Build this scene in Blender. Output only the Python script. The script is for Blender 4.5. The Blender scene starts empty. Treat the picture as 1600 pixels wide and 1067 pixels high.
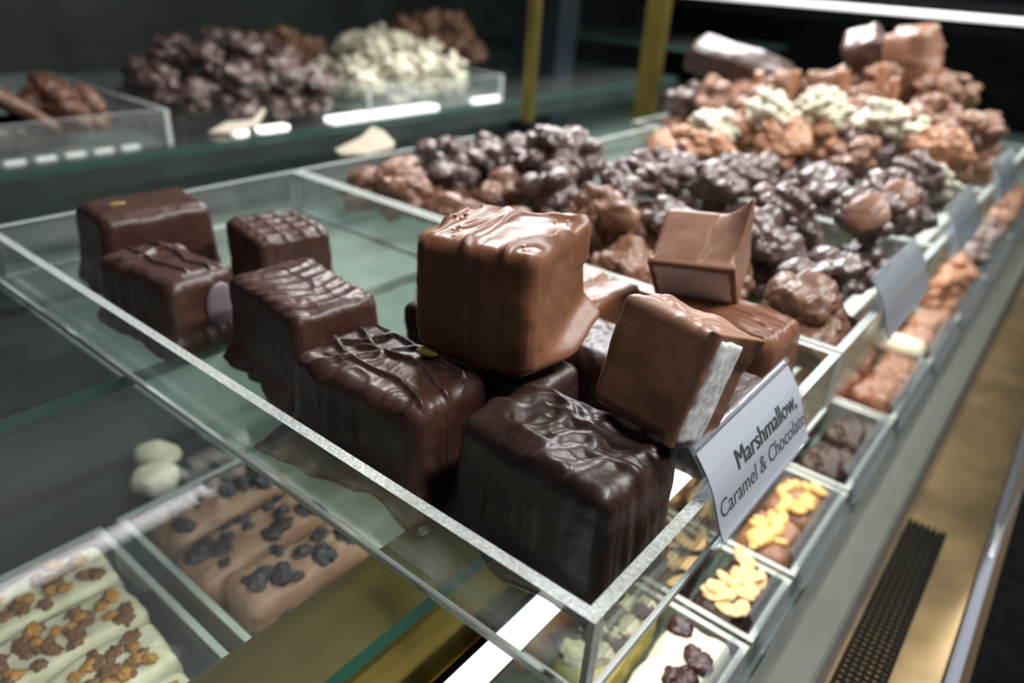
import bpy, bmesh, math, random
import numpy as np
from mathutils import Vector, Matrix, Euler

# ------------------------------------------------------------------ units
# Everything is laid out in units of U (the height of the camera over the tray rim) with the tray rim at z = 0;
# +x runs to the customer's side of the case, +y runs along the counter.
U = 0.135
Z0 = 1.05                      # height of the tray rim over the shop floor, metres
def P(x, y, z): return Vector((x * U, y * U, Z0 + z * U))
C = bpy.context.scene.collection
D2R = math.radians

# ------------------------------------------------------------------ camera
cam_data = bpy.data.cameras.new('camera'); cam = bpy.data.objects.new('camera', cam_data); C.objects.link(cam)
cam_data.sensor_width = 36.0; cam_data.lens = 36.0 * 1136.58 / 1600.0
cam_data.clip_start = 0.005; cam_data.clip_end = 60
Rm = Matrix(((0.77619304, -0.33207145, 0.53595982), (0.62749388, 0.32401567, -0.7080009), (0.06144751, 0.88585687, 0.45987151)))
cam.matrix_world = Matrix.Translation(P(0, 0, 1)) @ Rm.to_4x4()
cam_data.dof.use_dof = True; cam_data.dof.focus_distance = 1.62 * U; cam_data.dof.aperture_fstop = 7.5
bpy.context.scene.camera = cam

# ------------------------------------------------------------------ world and exposure
sc = bpy.context.scene
sc.view_settings.view_transform = 'Standard'; sc.view_settings.look = 'None'
sc.view_settings.gamma = 1.0; sc.view_settings.exposure = 0.75
try: sc.view_settings.use_curve_mapping = False
except Exception: pass
w = bpy.data.worlds.new('shop_interior'); sc.world = w; w.use_nodes = True
w.node_tree.nodes['Background'].inputs[0].default_value = (0.55, 0.75, 0.78, 1)
w.node_tree.nodes['Background'].inputs[1].default_value = 0.018
sc.cycles.max_bounces = 14; sc.cycles.transparent_max_bounces = 40; sc.cycles.glossy_bounces = 4
sc.cycles.transmission_bounces = 8; sc.cycles.diffuse_bounces = 3; sc.cycles.sample_clamp_indirect = 3.0
sc.cycles.use_denoising = True

def area(name, loc, size, energy, color=(1, 1, 1), aim=(0, 0, -1)):
    l = bpy.data.lights.new(name, 'AREA'); l.shape = 'RECTANGLE'; l.size = size[0] * U; l.size_y = size[1] * U
    l.energy = energy; l.color = color
    o = bpy.data.objects.new(name, l); C.objects.link(o); o.location = P(*loc)
    d = Vector(aim).normalized(); z = -d; y = Vector((0, 1, 0)); x = y.cross(z).normalized(); y = z.cross(x)
    o.matrix_world = Matrix.Translation(P(*loc)) @ Matrix((x, y, z)).transposed().to_4x4()
    return o
# the strip lamp under the case top, running along the counter over the front of the trays
area('case_top_strip', (0.7, 5.8, 3.3), (0.22, 9.0), 7.0, (1.0, 0.97, 0.94), (-0.45, 0, -1))
area('case_rear_strip', (-3.6, 6.9, 3.3), (0.22, 7.0), 7.5, (0.97, 0.98, 1.0), (0.6, 0, -1))
# the strip lamp under the upper glass shelf, lighting the lower deck
# the thin tube over the near end of the case that mirrors in the glass shelf
area('case_end_tube', (-5.7, 0.4, 3.3), (0.10, 4.8), 0.16, (1.0, 0.96, 0.98), (0.4, 0, -1))
area('shelf_lamp_front', (-0.62, 4.8, -0.47), (0.05, 8.0), 0.35, (1.0, 0.95, 0.86), (0.25, 0, -1))
area('shelf_lamp_rear', (-1.25, 2.2, -0.33), (0.08, 5.0), 0.2, (0.95, 1.0, 0.96), (-0.8, 0, -1))
# the strip over the far side of the case
area('rear_case_strip', (-5.2, 5.0, 2.6), (0.2, 6.0), 0.12, (1.0, 0.96, 0.88), (0, 0, -1))

# ------------------------------------------------------------------ numpy noise
def _h(ix, iy, iz, s):
    n = (ix * 374761393 + iy * 668265263 + iz * 2147483647 + s * 974634777) & 0x7fffffff
    n = ((n ^ (n >> 13)) * 1274126177) & 0x7fffffff
    return ((n ^ (n >> 16)) & 0xffff) / 32767.5 - 1.0
def vn(Q, s=0):
    Q = np.asarray(Q, float); i = np.floor(Q).astype(np.int64); f = Q - i; f = f * f * (3 - 2 * f); r = 0
    for a in (0, 1):
        for b in (0, 1):
            for c in (0, 1):
                wgt = (f[:, 0] if a else 1 - f[:, 0]) * (f[:, 1] if b else 1 - f[:, 1]) * (f[:, 2] if c else 1 - f[:, 2])
                r = r + wgt * _h(i[:, 0] + a, i[:, 1] + b, i[:, 2] + c, s)
    return r
def fbm(Q, s=0, o=3):
    r = 0; a = 1
    for k in range(o): r = r + a * vn(Q * 2 ** k, s + k * 17); a *= .5
    return r

# ------------------------------------------------------------------ materials
def mat(name):
    m = bpy.data.materials.new(name); m.use_nodes = True; nt = m.node_tree; nt.nodes.clear()
    return m, nt, nt.nodes, nt.links
def node(ns, t, **k):
    n = ns.new(t)
    for a, b in k.items():
        if a.startswith('_'): setattr(n, a[1:], b)
        else: n.inputs[a.replace('__', ' ')].default_value = b
    return n
def ramp(ns, stops):
    r = ns.new('ShaderNodeValToRGB'); e = r.color_ramp.elements
    while len(e) < len(stops): e.new(0.5)
    for i, (p, c) in enumerate(stops): e[i].position = p; e[i].color = (*c, 1)
    return r
def choc(name, c1, c2, rough=0.36, scale=60, bump=0.25, coat=0.0, bscale=260, sss=0.0, spec=0.5):
    m, nt, ns, ln = mat(name)
    out = ns.new('ShaderNodeOutputMaterial'); p = ns.new('ShaderNodeBsdfPrincipled')
    tc = ns.new('ShaderNodeTexCoord')
    n1 = node(ns, 'ShaderNodeTexNoise', Scale=scale, Detail=5.0, Roughness=.6); ln.new(tc.outputs['Object'], n1.inputs['Vector'])
    r = ramp(ns, [(.3, c1), (.72, c2)]); ln.new(n1.outputs[0], r.inputs[0]); ln.new(r.outputs[0], p.inputs['Base Color'])
    n2 = node(ns, 'ShaderNodeTexNoise', Scale=bscale, Detail=3.0); ln.new(tc.outputs['Object'], n2.inputs['Vector'])
    mr = node(ns, 'ShaderNodeMapRange'); mr.inputs[3].default_value = rough - .07; mr.inputs[4].default_value = rough + .1
    ln.new(n1.outputs[0], mr.inputs[0]); ln.new(mr.outputs[0], p.inputs['Roughness'])
    b = node(ns, 'ShaderNodeBump', Strength=bump, Distance=.0012); ln.new(n2.outputs[0], b.inputs['Height']); ln.new(b.outputs[0], p.inputs['Normal'])
    p.inputs['Coat Weight'].default_value = coat; p.inputs['Coat Roughness'].default_value = .18
    p.inputs['Specular IOR Level'].default_value = spec
    if sss: p.inputs['Subsurface Weight'].default_value = sss; p.inputs['Subsurface Scale'].default_value = .004; p.inputs['Subsurface Radius'].default_value = (1, .5, .3)
    ln.new(p.outputs[0], out.inputs[0]); return m
def plain(name, col, rough=.5, metal=0.0, emit=None, estr=0.0, noise=0.0, scale=80, spec=.5):
    m, nt, ns, ln = mat(name); out = ns.new('ShaderNodeOutputMaterial'); p = ns.new('ShaderNodeBsdfPrincipled')
    p.inputs['Base Color'].default_value = (*col, 1); p.inputs['Roughness'].default_value = rough; p.inputs['Metallic'].default_value = metal
    p.inputs['Specular IOR Level'].default_value = spec
    if noise:
        tc = ns.new('ShaderNodeTexCoord'); n = node(ns, 'ShaderNodeTexNoise', Scale=scale, Detail=5.0); ln.new(tc.outputs['Object'], n.inputs['Vector'])
        r = ramp(ns, [(.3, tuple(c * (1 - noise) for c in col)), (.7, tuple(min(1, c * (1 + noise)) for c in col))])
        ln.new(n.outputs[0], r.inputs[0]); ln.new(r.outputs[0], p.inputs['Base Color'])
    if emit: p.inputs['Emission Color'].default_value = (*emit, 1); p.inputs['Emission Strength'].default_value = estr
    ln.new(p.outputs[0], out.inputs[0]); return m
def clear(name, tint, gloss=.06, haze=.05, hazecol=(.8, .85, .85), rough=.04, scratch=True, sdir=(2, 60, 60)):
    """clear plastic or glass sheet: lets light through, mirrors a little more at grazing angles, with a thin haze of scratches"""
    m, nt, ns, ln = mat(name); out = ns.new('ShaderNodeOutputMaterial')
    t = ns.new('ShaderNodeBsdfTransparent'); t.inputs[0].default_value = (*tint, 1)
    g = ns.new('ShaderNodeBsdfGlossy'); g.inputs['Roughness'].default_value = rough; g.inputs[0].default_value = (1, 1, 1, 1)
    d = ns.new('ShaderNodeBsdfDiffuse'); d.inputs[0].default_value = (*hazecol, 1)
    lw = node(ns, 'ShaderNodeLayerWeight', Blend=.5)     # Schlick: .04 head-on, rising at grazing angles, the same from both sides
    pw = node(ns, 'ShaderNodeMath', _operation='POWER'); pw.inputs[1].default_value = 5.0; ln.new(lw.outputs['Facing'], pw.inputs[0])
    fr = node(ns, 'ShaderNodeMapRange'); fr.inputs[3].default_value = .035; fr.inputs[4].default_value = 1.0; ln.new(pw.outputs[0], fr.inputs[0])
    m1 = ns.new('ShaderNodeMixShader'); ln.new(fr.outputs[0], m1.inputs[0]); ln.new(t.outputs[0], m1.inputs[1]); ln.new(g.outputs[0], m1.inputs[2])
    m2 = ns.new('ShaderNodeMixShader'); m2.inputs[0].default_value = haze
    if scratch:
        tc = ns.new('ShaderNodeTexCoord'); mp = ns.new('ShaderNodeMapping'); mp.inputs['Scale'].default_value = sdir; mp.inputs['Rotation'].default_value = (0, .1, .12)
        ln.new(tc.outputs['Object'], mp.inputs[0])
        n = node(ns, 'ShaderNodeTexNoise', Scale=14.0, Detail=6.0, Roughness=.7); ln.new(mp.outputs[0], n.inputs['Vector'])
        n2 = node(ns, 'ShaderNodeTexNoise', Scale=22.0, Detail=4.0); ln.new(tc.outputs['Object'], n2.inputs['Vector'])
        mu = node(ns, 'ShaderNodeMath', _operation='MULTIPLY'); ln.new(n.outputs[0], mu.inputs[0]); ln.new(n2.outputs[0], mu.inputs[1])
        mr = node(ns, 'ShaderNodeMapRange'); mr.inputs[1].default_value = .12; mr.inputs[2].default_value = .45; mr.inputs[3].default_value = haze * .25; mr.inputs[4].default_value = haze * 2.4
        ln.new(mu.outputs[0], mr.inputs[0]); ln.new(mr.outputs[0], m2.inputs[0])
    ln.new(m1.outputs[0], m2.inputs[1]); ln.new(d.outputs[0], m2.inputs[2]); ln.new(m2.outputs[0], out.inputs[0]); return m

M = {}
M['dark'] = choc('dark_chocolate', (.026, .012, .0095), (.050, .025, .020), .40, 70, .3, spec=.55)
M['dark2'] = choc('reddish_dark_chocolate', (.045, .018, .013), (.082, .035, .027), .38, 60, .3, spec=.55)
M['milk'] = choc('milk_chocolate', (.17, .068, .034), (.235, .10, .056), .37, 40, .16, sss=.12)
M['milk2'] = choc('smooth_milk_chocolate', (.235, .115, .070), (.29, .145, .092), .42, 40, .12, sss=.12)
M['caramel'] = choc('orange_milk_chocolate', (.26, .09, .03), (.36, .135, .05), .40, 40, .15, sss=.1)
M['caramel_pale'] = choc('pale_milk_chocolate', (.30, .16, .105), (.40, .23, .155), .42, 50, .2)
M['cl_milk'] = choc('milk_chocolate_coating', (.17, .080, .048), (.27, .135, .086), .40, 90, .5)
M['cl_brown'] = choc('brown_chocolate_coating', (.13, .06, .036), (.20, .10, .065), .40, 90, .5)
M['cl_dark'] = choc('dark_chocolate_coating', (.07, .040, .036), (.135, .080, .075), .38, 90, .6, spec=.9)
M['cl_orange'] = choc('orange_chocolate_coating', (.29, .125, .062), (.43, .21, .12), .42, 90, .5)
M['cl_white'] = choc('white_chocolate_coating', (.48, .44, .33), (.68, .64, .51), .45, 90, .5)
M['marsh'] = choc('marshmallow', (.74, .76, .78), (.90, .90, .90), .75, 120, .25, bscale=300, sss=.4)
M['white_choc'] = choc('white_chocolate', (.66, .60, .42), (.82, .78, .62), .40, 60, .3, sss=.15)
M['cream_side'] = choc('yellow_white_chocolate', (.55, .48, .14), (.66, .58, .22), .42, 60, .3)
M['pecan'] = choc('chopped_pecan', (.12, .045, .018), (.34, .15, .05), .5, 200, .8)
M['orange_peel'] = choc('candied_nut', (.45, .19, .03), (.62, .30, .06), .35, 120, .4)
M['almond'] = choc('sliced_almond', (.72, .42, .17), (.88, .62, .33), .5, 150, .4)
M['cashew'] = choc('roasted_cashew', (.75, .42, .12), (.90, .60, .24), .42, 90, .3)
M['berry'] = choc('dried_blueberry', (.014, .012, .020), (.04, .03, .045), .38, 220, 1.0)
M['cran'] = choc('dried_cranberry', (.022, .010, .014), (.06, .02, .026), .33, 220, 1.0)
M['toffee'] = choc('caramel_drop', (.30, .19, .05), (.40, .26, .08), .1, 60, .05, coat=.8)
M['crumb'] = plain('pale_crumb', (.78, .52, .26), .5)
M['acrylic'] = clear('clear_acrylic', (.955, .97, .965), haze=.055, rough=.05)
M['acrylic_floor'] = clear('clear_acrylic_floor', (.90, .945, .92), haze=.07, rough=.06, hazecol=(.75, .84, .80))
M['holder_bare'] = clear('bare_plastic_holder', (.95, .965, .975), haze=.035, rough=.08, scratch=False, hazecol=(.75, .79, .86))
M['holder'] = clear('clear_plastic_holder', (.93, .95, .97), haze=.10, rough=.1, scratch=False, hazecol=(.75, .79, .86))
M['glass'] = clear('shelf_glass', (.92, .95, .93), haze=.02, rough=.01, scratch=False)
M['pane'] = clear('window_glass', (.93, .96, .95), haze=.0, rough=.01, scratch=False)
def rimmat():
    m, nt, ns, ln = mat('frosted_acrylic_edge'); out = ns.new('ShaderNodeOutputMaterial'); p = ns.new('ShaderNodeBsdfPrincipled')
    tc = ns.new('ShaderNodeTexCoord'); n = node(ns, 'ShaderNodeTexNoise', Scale=900.0, Detail=3.0); ln.new(tc.outputs['Object'], n.inputs['Vector'])
    r = ramp(ns, [(.35, (.36, .40, .38)), (.72, (.62, .66, .63))]); ln.new(n.outputs[0], r.inputs[0]); ln.new(r.outputs[0], p.inputs['Base Color'])
    b = node(ns, 'ShaderNodeBump', Strength=.5, Distance=.0006); ln.new(n.outputs[0], b.inputs['Height']); ln.new(b.outputs[0], p.inputs['Normal'])
    p.inputs['Roughness'].default_value = .3; ln.new(p.outputs[0], out.inputs[0]); return m
M['rim'] = rimmat()
M['green_edge'] = plain('green_glass_edge', (.0, .12, .07), .5, spec=.15)
M['dull_edge'] = plain('dull_green_glass_edge', (.03, .075, .06), .2)
M['gold'] = plain('brushed_gold', (.90, .68, .20), .52, 1.0, noise=.12, scale=30)
M['gold_dark'] = plain('aged_gold', (.34, .24, .08), .38, 1.0, noise=.2, scale=40)
M['gold_ledge'] = plain('bronze_sheet', (.20, .14, .065), .42, .75, noise=.35, scale=26)
M['rail'] = plain('grey_green_enamel', (.085, .095, .080), .42, noise=.1)
M['black'] = plain('black_panel', (.006, .0065, .007), .95, noise=.3, spec=.0)
M['dim'] = plain('dim_green_panel', (.020, .028, .026), .35, noise=.4, scale=12)
M['navy'] = plain('navy_panel', (.006, .012, .022), .6)
M['brown'] = plain('brown_gasket', (.045, .028, .018), .5, noise=.3)
M['bluegrey'] = plain('blue_grey_channel', (.13, .15, .19), .6, .1)
M['bronze_trim'] = plain('dark_bronze_trim', (.06, .042, .02), .7, spec=.1)
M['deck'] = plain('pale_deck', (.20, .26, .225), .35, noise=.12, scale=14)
M['deck_shade'] = plain('shaded_deck', (.035, .042, .037), .3, noise=.4, scale=14)  # darker copy of the deck, shade put into the colour
M['card'] = plain('label_card', (.60, .61, .66), .38)
M['ink'] = plain('black_ink', (.012, .014, .018), .5)
M['ink_grey'] = plain('grey_ink', (.11, .11, .12), .5)
M['cardtext'] = plain('grey_print', (.30, .31, .34), .5)
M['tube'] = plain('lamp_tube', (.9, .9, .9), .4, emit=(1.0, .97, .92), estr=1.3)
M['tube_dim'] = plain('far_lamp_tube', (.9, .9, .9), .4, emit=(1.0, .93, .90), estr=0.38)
M['paper'] = plain('cream_paper', (.78, .68, .54), .6, noise=.08)
M['grille'] = plain('black_grille', (.005, .005, .005), .8, spec=.1)
M['olive'] = plain('olive_gold', (.17, .135, .028), .4, .7, noise=.15, scale=30)
M['seam'] = plain('bright_acrylic_seam', (.60, .66, .63), .3)
M['bloom'] = choc('bloomed_dark_chocolate', (.15, .12, .14), (.19, .155, .18), .4, 40, .1)

# ------------------------------------------------------------------ object helpers
def tag(o, label=None, cat=None, group=None, kind=None):
    if label: o['label'] = label
    if cat: o['category'] = cat
    if group: o['group'] = group
    if kind: o['kind'] = kind
    return o
def link(name, me, mats, parent=None, loc=None, rot=None, smooth=True):
    o = bpy.data.objects.new(name, me); C.objects.link(o)
    if not isinstance(mats, (list, tuple)): mats = [mats]
    if len(me.materials) == 0:
        for m in mats: me.materials.append(M[m])
    if parent: o.parent = parent
    if loc is not None: o.location = loc
    if rot is not None: o.rotation_euler = rot
    return o
def override(o, m):
    o.material_slots[0].link = 'OBJECT'; o.material_slots[0].material = M[m]
def empty(name, loc, rz=0.0):
    o = bpy.data.objects.new(name, None); C.objects.link(o); o.location = loc; o.rotation_euler = (0, 0, rz); o.empty_display_size = .01
    return o
def mesh_np(name, V, F, smooth=True):
    me = bpy.data.meshes.new(name); me.from_pydata([tuple(v) for v in V], [], [tuple(f) for f in F])
    if smooth: me.polygons.foreach_set('use_smooth', [True] * len(me.polygons))
    me.update(); return me
def boxmesh(name, boxes, bevel=0.0, rimtop=None):
    """boxes: (x0,x1,y0,y1,z0,z1) in U, local; rimtop = list of z levels whose upward faces take slot 1"""
    bm = bmesh.new()
    for (x0, x1, y0, y1, z0, z1) in boxes:
        vs = [bm.verts.new((x * U, y * U, z * U)) for x in (x0, x1) for y in (y0, y1) for z in (z0, z1)]
        for f in ((0, 1, 3, 2), (4, 6, 7, 5), (0, 4, 5, 1), (2, 3, 7, 6), (0, 2, 6, 4), (1, 5, 7, 3)): bm.faces.new([vs[i] for i in f])
    if bevel: bmesh.ops.bevel(bm, geom=list(bm.edges), offset=bevel * U, segments=2, affect='EDGES')
    bmesh.ops.recalc_face_normals(bm, faces=bm.faces)
    me = bpy.data.meshes.new(name); bm.to_mesh(me); bm.free(); return me
def box(name, b, m, parent=None, bevel=0.0, world=True, **k):
    """a box placed at its own centre"""
    cx, cy, cz = (b[0] + b[1]) / 2, (b[2] + b[3]) / 2, (b[4] + b[5]) / 2
    me = boxmesh(name, [(b[0] - cx, b[1] - cx, b[2] - cy, b[3] - cy, b[4] - cz, b[5] - cz)], bevel)
    o = link(name, me, m); o.location = P(cx, cy, cz)
    if parent: o.parent = parent; o.location = P(cx, cy, cz) - parent.location
    return o

# cube-sphere grid, shared
_grids = {}
def cube_grid(n):
    if n in _grids: return _grids[n]
    t = np.linspace(-1, 1, n + 1); A, B = np.meshgrid(t, t, indexing='ij'); A = A.ravel(); B = B.ravel(); O = np.ones_like(A)
    V = []; F = []; base = 0
    for ax in range(3):
        for s in (-1, 1):
            q = np.zeros((len(A), 3)); q[:, ax] = s * O; q[:, (ax + 1) % 3] = A; q[:, (ax + 2) % 3] = B; V.append(q)
            i, j = np.meshgrid(np.arange(n), np.arange(n), indexing='ij'); a = (i * (n + 1) + j).ravel() + base
            f = np.stack([a, a + n + 1, a + n + 2, a + 1], 1)
            F.append(f if s > 0 else f[:, ::-1]); base += len(A)
    V = np.concatenate(V); F = np.concatenate(F)
    key = np.round(V * 1e5).astype(np.int64); u, idx, inv = np.unique(key, axis=0, return_index=True, return_inverse=True)
    inv = np.asarray(inv).ravel(); _grids[n] = (V[idx], inv[F]); return _grids[n]
def rbox(G, size, r):
    """rounded box of size (sx,sy,sz), centred"""
    h = np.array(size) / 2; q = G * h; inner = np.clip(q, -(h - r), h - r); d = q - inner
    # walk out to the rounded surface
    L = np.maximum(np.linalg.norm(d, axis=1, keepdims=True), 1e-9)
    on = (np.abs(d) > 1e-9).sum(1, keepdims=True)
    return np.where(on > 0, inner + d / L * r, q)
def seg_d(Pt, a, b):
    a = np.array(a, float); b = np.array(b, float); ab = b - a; t = np.clip(((Pt - a) @ ab) / (ab @ ab), 0, 1)
    return np.linalg.norm(Pt - a - t[:, None] * ab, axis=1), t
def strands(uv, lines, wd):
    """height 0..1 of drizzled strands, each line a list of points"""
    H = np.zeros(len(uv))
    for pts in lines:
        for a, b in zip(pts[:-1], pts[1:]):
            d, _ = seg_d(uv, a, b); H = np.maximum(H, np.exp(-(d / wd) ** 2))
    return H
def curve_pts(f, a, b, n=14): return [f(a + (b - a) * i / (n - 1)) for i in range(n)]

# ------------------------------------------------------------------ chocolate covered cubes
def sstep(x): x = np.clip(x, 0, 1); return x * x * (3 - 2 * x)
def block_verts(size, n=56, r=.035, taper=.10, seed=0, skirt=None, top=None, drips=.006, lump=.008, pull=None, lean=(0, 0), dripfreq=3.2):
    G, F = cube_grid(n); sx, sy, sz = size
    V = rbox(G, size, r); V[:, 2] += sz / 2; h = V[:, 2] / sz
    ang = np.arctan2(V[:, 1] / sy, V[:, 0] / sx)
    side = 1 - sstep((h - .86) / .12)
    V[:, :2] *= (1 + taper * (1 - h))[:, None]
    nrm = G / np.linalg.norm(G, axis=1, keepdims=True)
    Q = V / .14 + seed * 7.3
    V = V + nrm * (lump * fbm(Q, seed, 3))[:, None]
    ca, sa = np.cos(ang), np.sin(ang)
    out = np.stack([ca, sa], 1)
    dr = vn(np.stack([ca * dripfreq * 2 + seed, sa * dripfreq * 2, h * .7 + seed], 1), seed + 5)
    dr2 = vn(np.stack([ca * dripfreq * 5 + seed, sa * dripfreq * 5, h * .5], 1), seed + 9)
    V[:, :2] += out * (drips * side * (.8 * dr + .3 * dr2))[:, None]
    if skirt:
        fl = sum(skirt.get(k, 0) * np.clip(e, 0, 1) ** 1.2 for k, e in (('+x', G[:, 0]), ('-x', -G[:, 0]), ('+y', G[:, 1]), ('-y', -G[:, 1])))
        hh = skirt.get('h', .25)
        wv = .75 + .4 * vn(np.stack([ca * 2.2, sa * 2.2, 0 * h + seed], 1), seed + 3) + .12 * vn(np.stack([ca * 6, sa * 6, 0 * h + seed], 1), seed + 4)
        prof = sstep(1 - h / hh) * .55 + sstep(1 - h / .07) * .45
        V[:, :2] += out * (fl * wv * prof)[:, None]
    uv = np.stack([V[:, 0] / sx * 2, V[:, 1] / sy * 2], 1)
    if top is not None:
        m = sstep((G[:, 2] - .55) / .4) * sstep((G[:, 2] - .0) / 1.0)
        edge = sstep((1.12 - np.maximum(np.abs(uv[:, 0]), np.abs(uv[:, 1]))) / .18) * .7 + .3
        V[:, 2] += m * edge * top(uv)
    if pull is not None: V = pull(V, G, uv, h)
    V[:, 0] += lean[0] * h; V[:, 1] += lean[1] * h
    V[:, 2] = np.maximum(V[:, 2], 0)
    return V, F
def waves(amp, seed, sc=1.7, warp=1.1, stretch=(1, 1)):
    def f(uv):
        q = np.stack([uv[:, 0] * sc * stretch[0], uv[:, 1] * sc * stretch[1], 0 * uv[:, 0] + seed], 1)
        q2 = q.copy(); q2[:, 0] += warp * vn(q * .8 + 5, seed); q2[:, 1] += warp * vn(q * .8 + 19, seed + 1)
        r1 = 1 - np.abs(vn(q2, seed + 2)) * 1.6; r2 = 1 - np.abs(vn(q2 * 2.1, seed + 3)) * 1.6
        return amp * (np.clip(r1, -.4, 1) ** 2 * .8 + .35 * np.clip(r2, 0, 1) ** 3 + .4 * vn(q * .7, seed + 6))
    return f
def drizzle(lines, wd, amp, base=None):
    def f(uv):
        r = amp * strands(uv, lines, wd)
        if base is not None: r = r + base(uv)
        return r
    return f
def cube(name, mname, x, y, yaw, size, label, cat='chocolate', zb=-.195, group=None, **k):
    V, F = block_verts(size, **k)
    o = link(name, mesh_np(name, V * U, F), mname, loc=P(x, y, zb), rot=(0, 0, D2R(yaw)))
    return tag(o, label, cat, group)

# front row, along the near wall of the tray
def arcs(xs, amp=.5, bow=.35, y0=-1.05, y1=1.05):
    return [curve_pts(lambda t, x=x: (x + bow * math.cos(t * 1.4), t * amp * 2), y0, y1) for x in xs]
p6_lines = [curve_pts(lambda a: (-.42 + .3 * math.cos(a), .0 + .62 * math.sin(a)), 0, 6.28, 20), curve_pts(lambda a: (-.05 + .24 * math.cos(a), .62 + .34 * math.sin(a)), 0, 6.28, 16),
            curve_pts(lambda a: (.25 + .2 * math.cos(a), -.35 + .5 * math.sin(a)), .6, 5.2, 14), [(-.9, .5), (-.3, .75), (.2, .3), (.9, .45)], [(.1, -1), (.3, -.2), (.9, 0)],
            [(-.95, -.3), (-.72, -.1), (-.4, -.62), (.1, -.5)], [(.55, -.9), (.6, -.1), (.8, .5), (.95, .9)]]
P6 = cube('chocolate_covered_marshmallow', 'dark', -.685, 1.125, -5, (.415, .275, .305), 'dark chocolate covered marshmallow cube with looped icing, in the tray corner nearest the viewer', group=None,
          n=84, r=.045, taper=.10, seed=3, skirt={'-y': .085, '-x': .07, '+x': .015, '+y': .02, 'h': .34}, top=drizzle(p6_lines, .12, .014, waves(.008, 3, 1.3)), drips=.007)
p5_lines = [curve_pts(lambda t: (-.75 + .12 * math.sin(3 * t) + .3 * t, t), -1, 1), curve_pts(lambda t: (-.3 + .4 * t, t), -1, 1), curve_pts(lambda t: (t, .25 - .25 * t + .12 * math.sin(5 * t)), -1, 1),
            curve_pts(lambda t: (t, -.35 - .3 * t + .1 * math.sin(4 * t)), -1, .9), curve_pts(lambda t: (t, .75 - .22 * t), -1, .8), curve_pts(lambda a: (-.35 + .22 * math.cos(a), -.1 + .3 * math.sin(a)), -1, 2.5, 10)]
P5 = cube('chocolate_covered_marshmallow', 'dark2', -1.205, 1.085, 3, (.43, .275, .285), 'dark chocolate covered marshmallow cube with crossing icing strands, left of the corner cube',
          n=84, r=.04, taper=.08, seed=8, skirt={'-y': .12, '-x': .07, '+x': .035, '+y': .02, 'h': .42}, top=drizzle(p5_lines, .055, .013, waves(.006, 9, 2.0, 1.4, (1, .6))), drips=.007)
p4_lines = [curve_pts(lambda t, k=k: (-.9 + .27 * k + .38 * math.cos(t * 1.25), t), -1.0, 1.0) for k in range(7)]
P4 = cube('chocolate_covered_marshmallow', 'dark2', -1.735, 1.215, -6, (.40, .29, .295), 'dark chocolate covered marshmallow cube with combed arc icing, third along the front wall',
          n=72, r=.035, taper=.07, seed=12, skirt={'-y': .075, '-x': .05, '+x': .035, '+y': .02, 'h': .3}, top=drizzle(p4_lines, .05, .006, waves(.004, 5, 2)), drips=.004)
p2_lines = [[(-.55, -.95), (-.35, -.3), (-.45, .2), (-.25, .95)], [(-.95, -.2), (-.4, -.15), (.1, -.32), (.75, -.2)], [(-.9, .45), (-.1, .5), (.4, .25), (.85, .4)], [(.1, -.9), (.2, 0), (.0, .9)]]
P2 = cube('chocolate_covered_marshmallow', 'dark2', -2.30, 1.08, 5, (.41, .25, .25), 'dark reddish cube with wavy icing lines and a pale bloom patch on its side',
          n=60, r=.045, taper=.10, seed=21, skirt={'-y': .05, '-x': .04, '+x': .08, '+y': .02, 'h': .36}, top=drizzle(p2_lines[:3], .05, .013, waves(.004, 4, 1.2)), drips=.004)
pt = link('bloom_patch', mesh_np('bloom_patch', *(lambda G, F: (G * np.array([.018, .055, .078]) * U / np.maximum(1, np.linalg.norm(G, axis=1, keepdims=True)), F))(*cube_grid(14))), 'bloom', parent=P2, loc=(.219 * U, .045 * U, .135 * U))
pt['label'] = 'pale greyish bloom patch'
# behind them
P1 = cube('chocolate_covered_marshmallow', 'dark2', -2.74, 1.245, -6, (.29, .40, .31), 'plain dark chocolate cube with an amber caramel speck on its flat top',
          n=56, r=.04, taper=.13, seed=31, skirt={'-y': .03, '+x': .03, '-x': .05, 'h': .3}, top=waves(.004, 8, 1.2), drips=.002, lump=.006)
sp = link('caramel_speck', mesh_np('caramel_speck', *(lambda G, F: (G * np.array([.016, .030, .006]) * U / np.linalg.norm(G, axis=1, keepdims=True), F))(*cube_grid(8))), 'toffee', parent=P1, loc=(-.02 * U, -.085 * U, .312 * U))
sp['label'] = 'amber caramel speck'
p3_lines = [[(-1, v), (1, v + .05)] for v in (-.75, -.25, .25, .72)] + [[(u, -1), (u + .06, 1)] for u in (-.7, -.25, .2, .65)]
P3 = cube('chocolate_covered_marshmallow', 'dark2', -2.29, 1.52, -11, (.31, .275, .275), 'dark chocolate cube with a waffle grid pattern pressed in its top',
          n=56, r=.025, taper=.06, seed=41, skirt={'+x': .05, '-y': .02, 'h': .5}, top=drizzle(p3_lines, .07, .007), drips=.003)
P7 = cube('chocolate_covered_marshmallow', 'dark', -1.265, 1.50, 2, (.38, .26, .28), 'dark chocolate cube under the big milk cube, only one end showing',
          n=40, r=.03, taper=.06, seed=44, skirt={'-y': .02, 'h': .3}, top=waves(.006, 3, 1.6), drips=.006)
K1 = cube('chocolate_covered_marshmallow', 'dark', -.885, 1.615, 4, (.33, .27, .285), 'dark glossy chocolate cube in the shade between the big cube and the leaning cut one',
          n=48, r=.05, taper=.06, seed=45, skirt={'+x': .02, '-y': .02, 'h': .3}, top=waves(.008, 13, 1.8), drips=.006)
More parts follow.
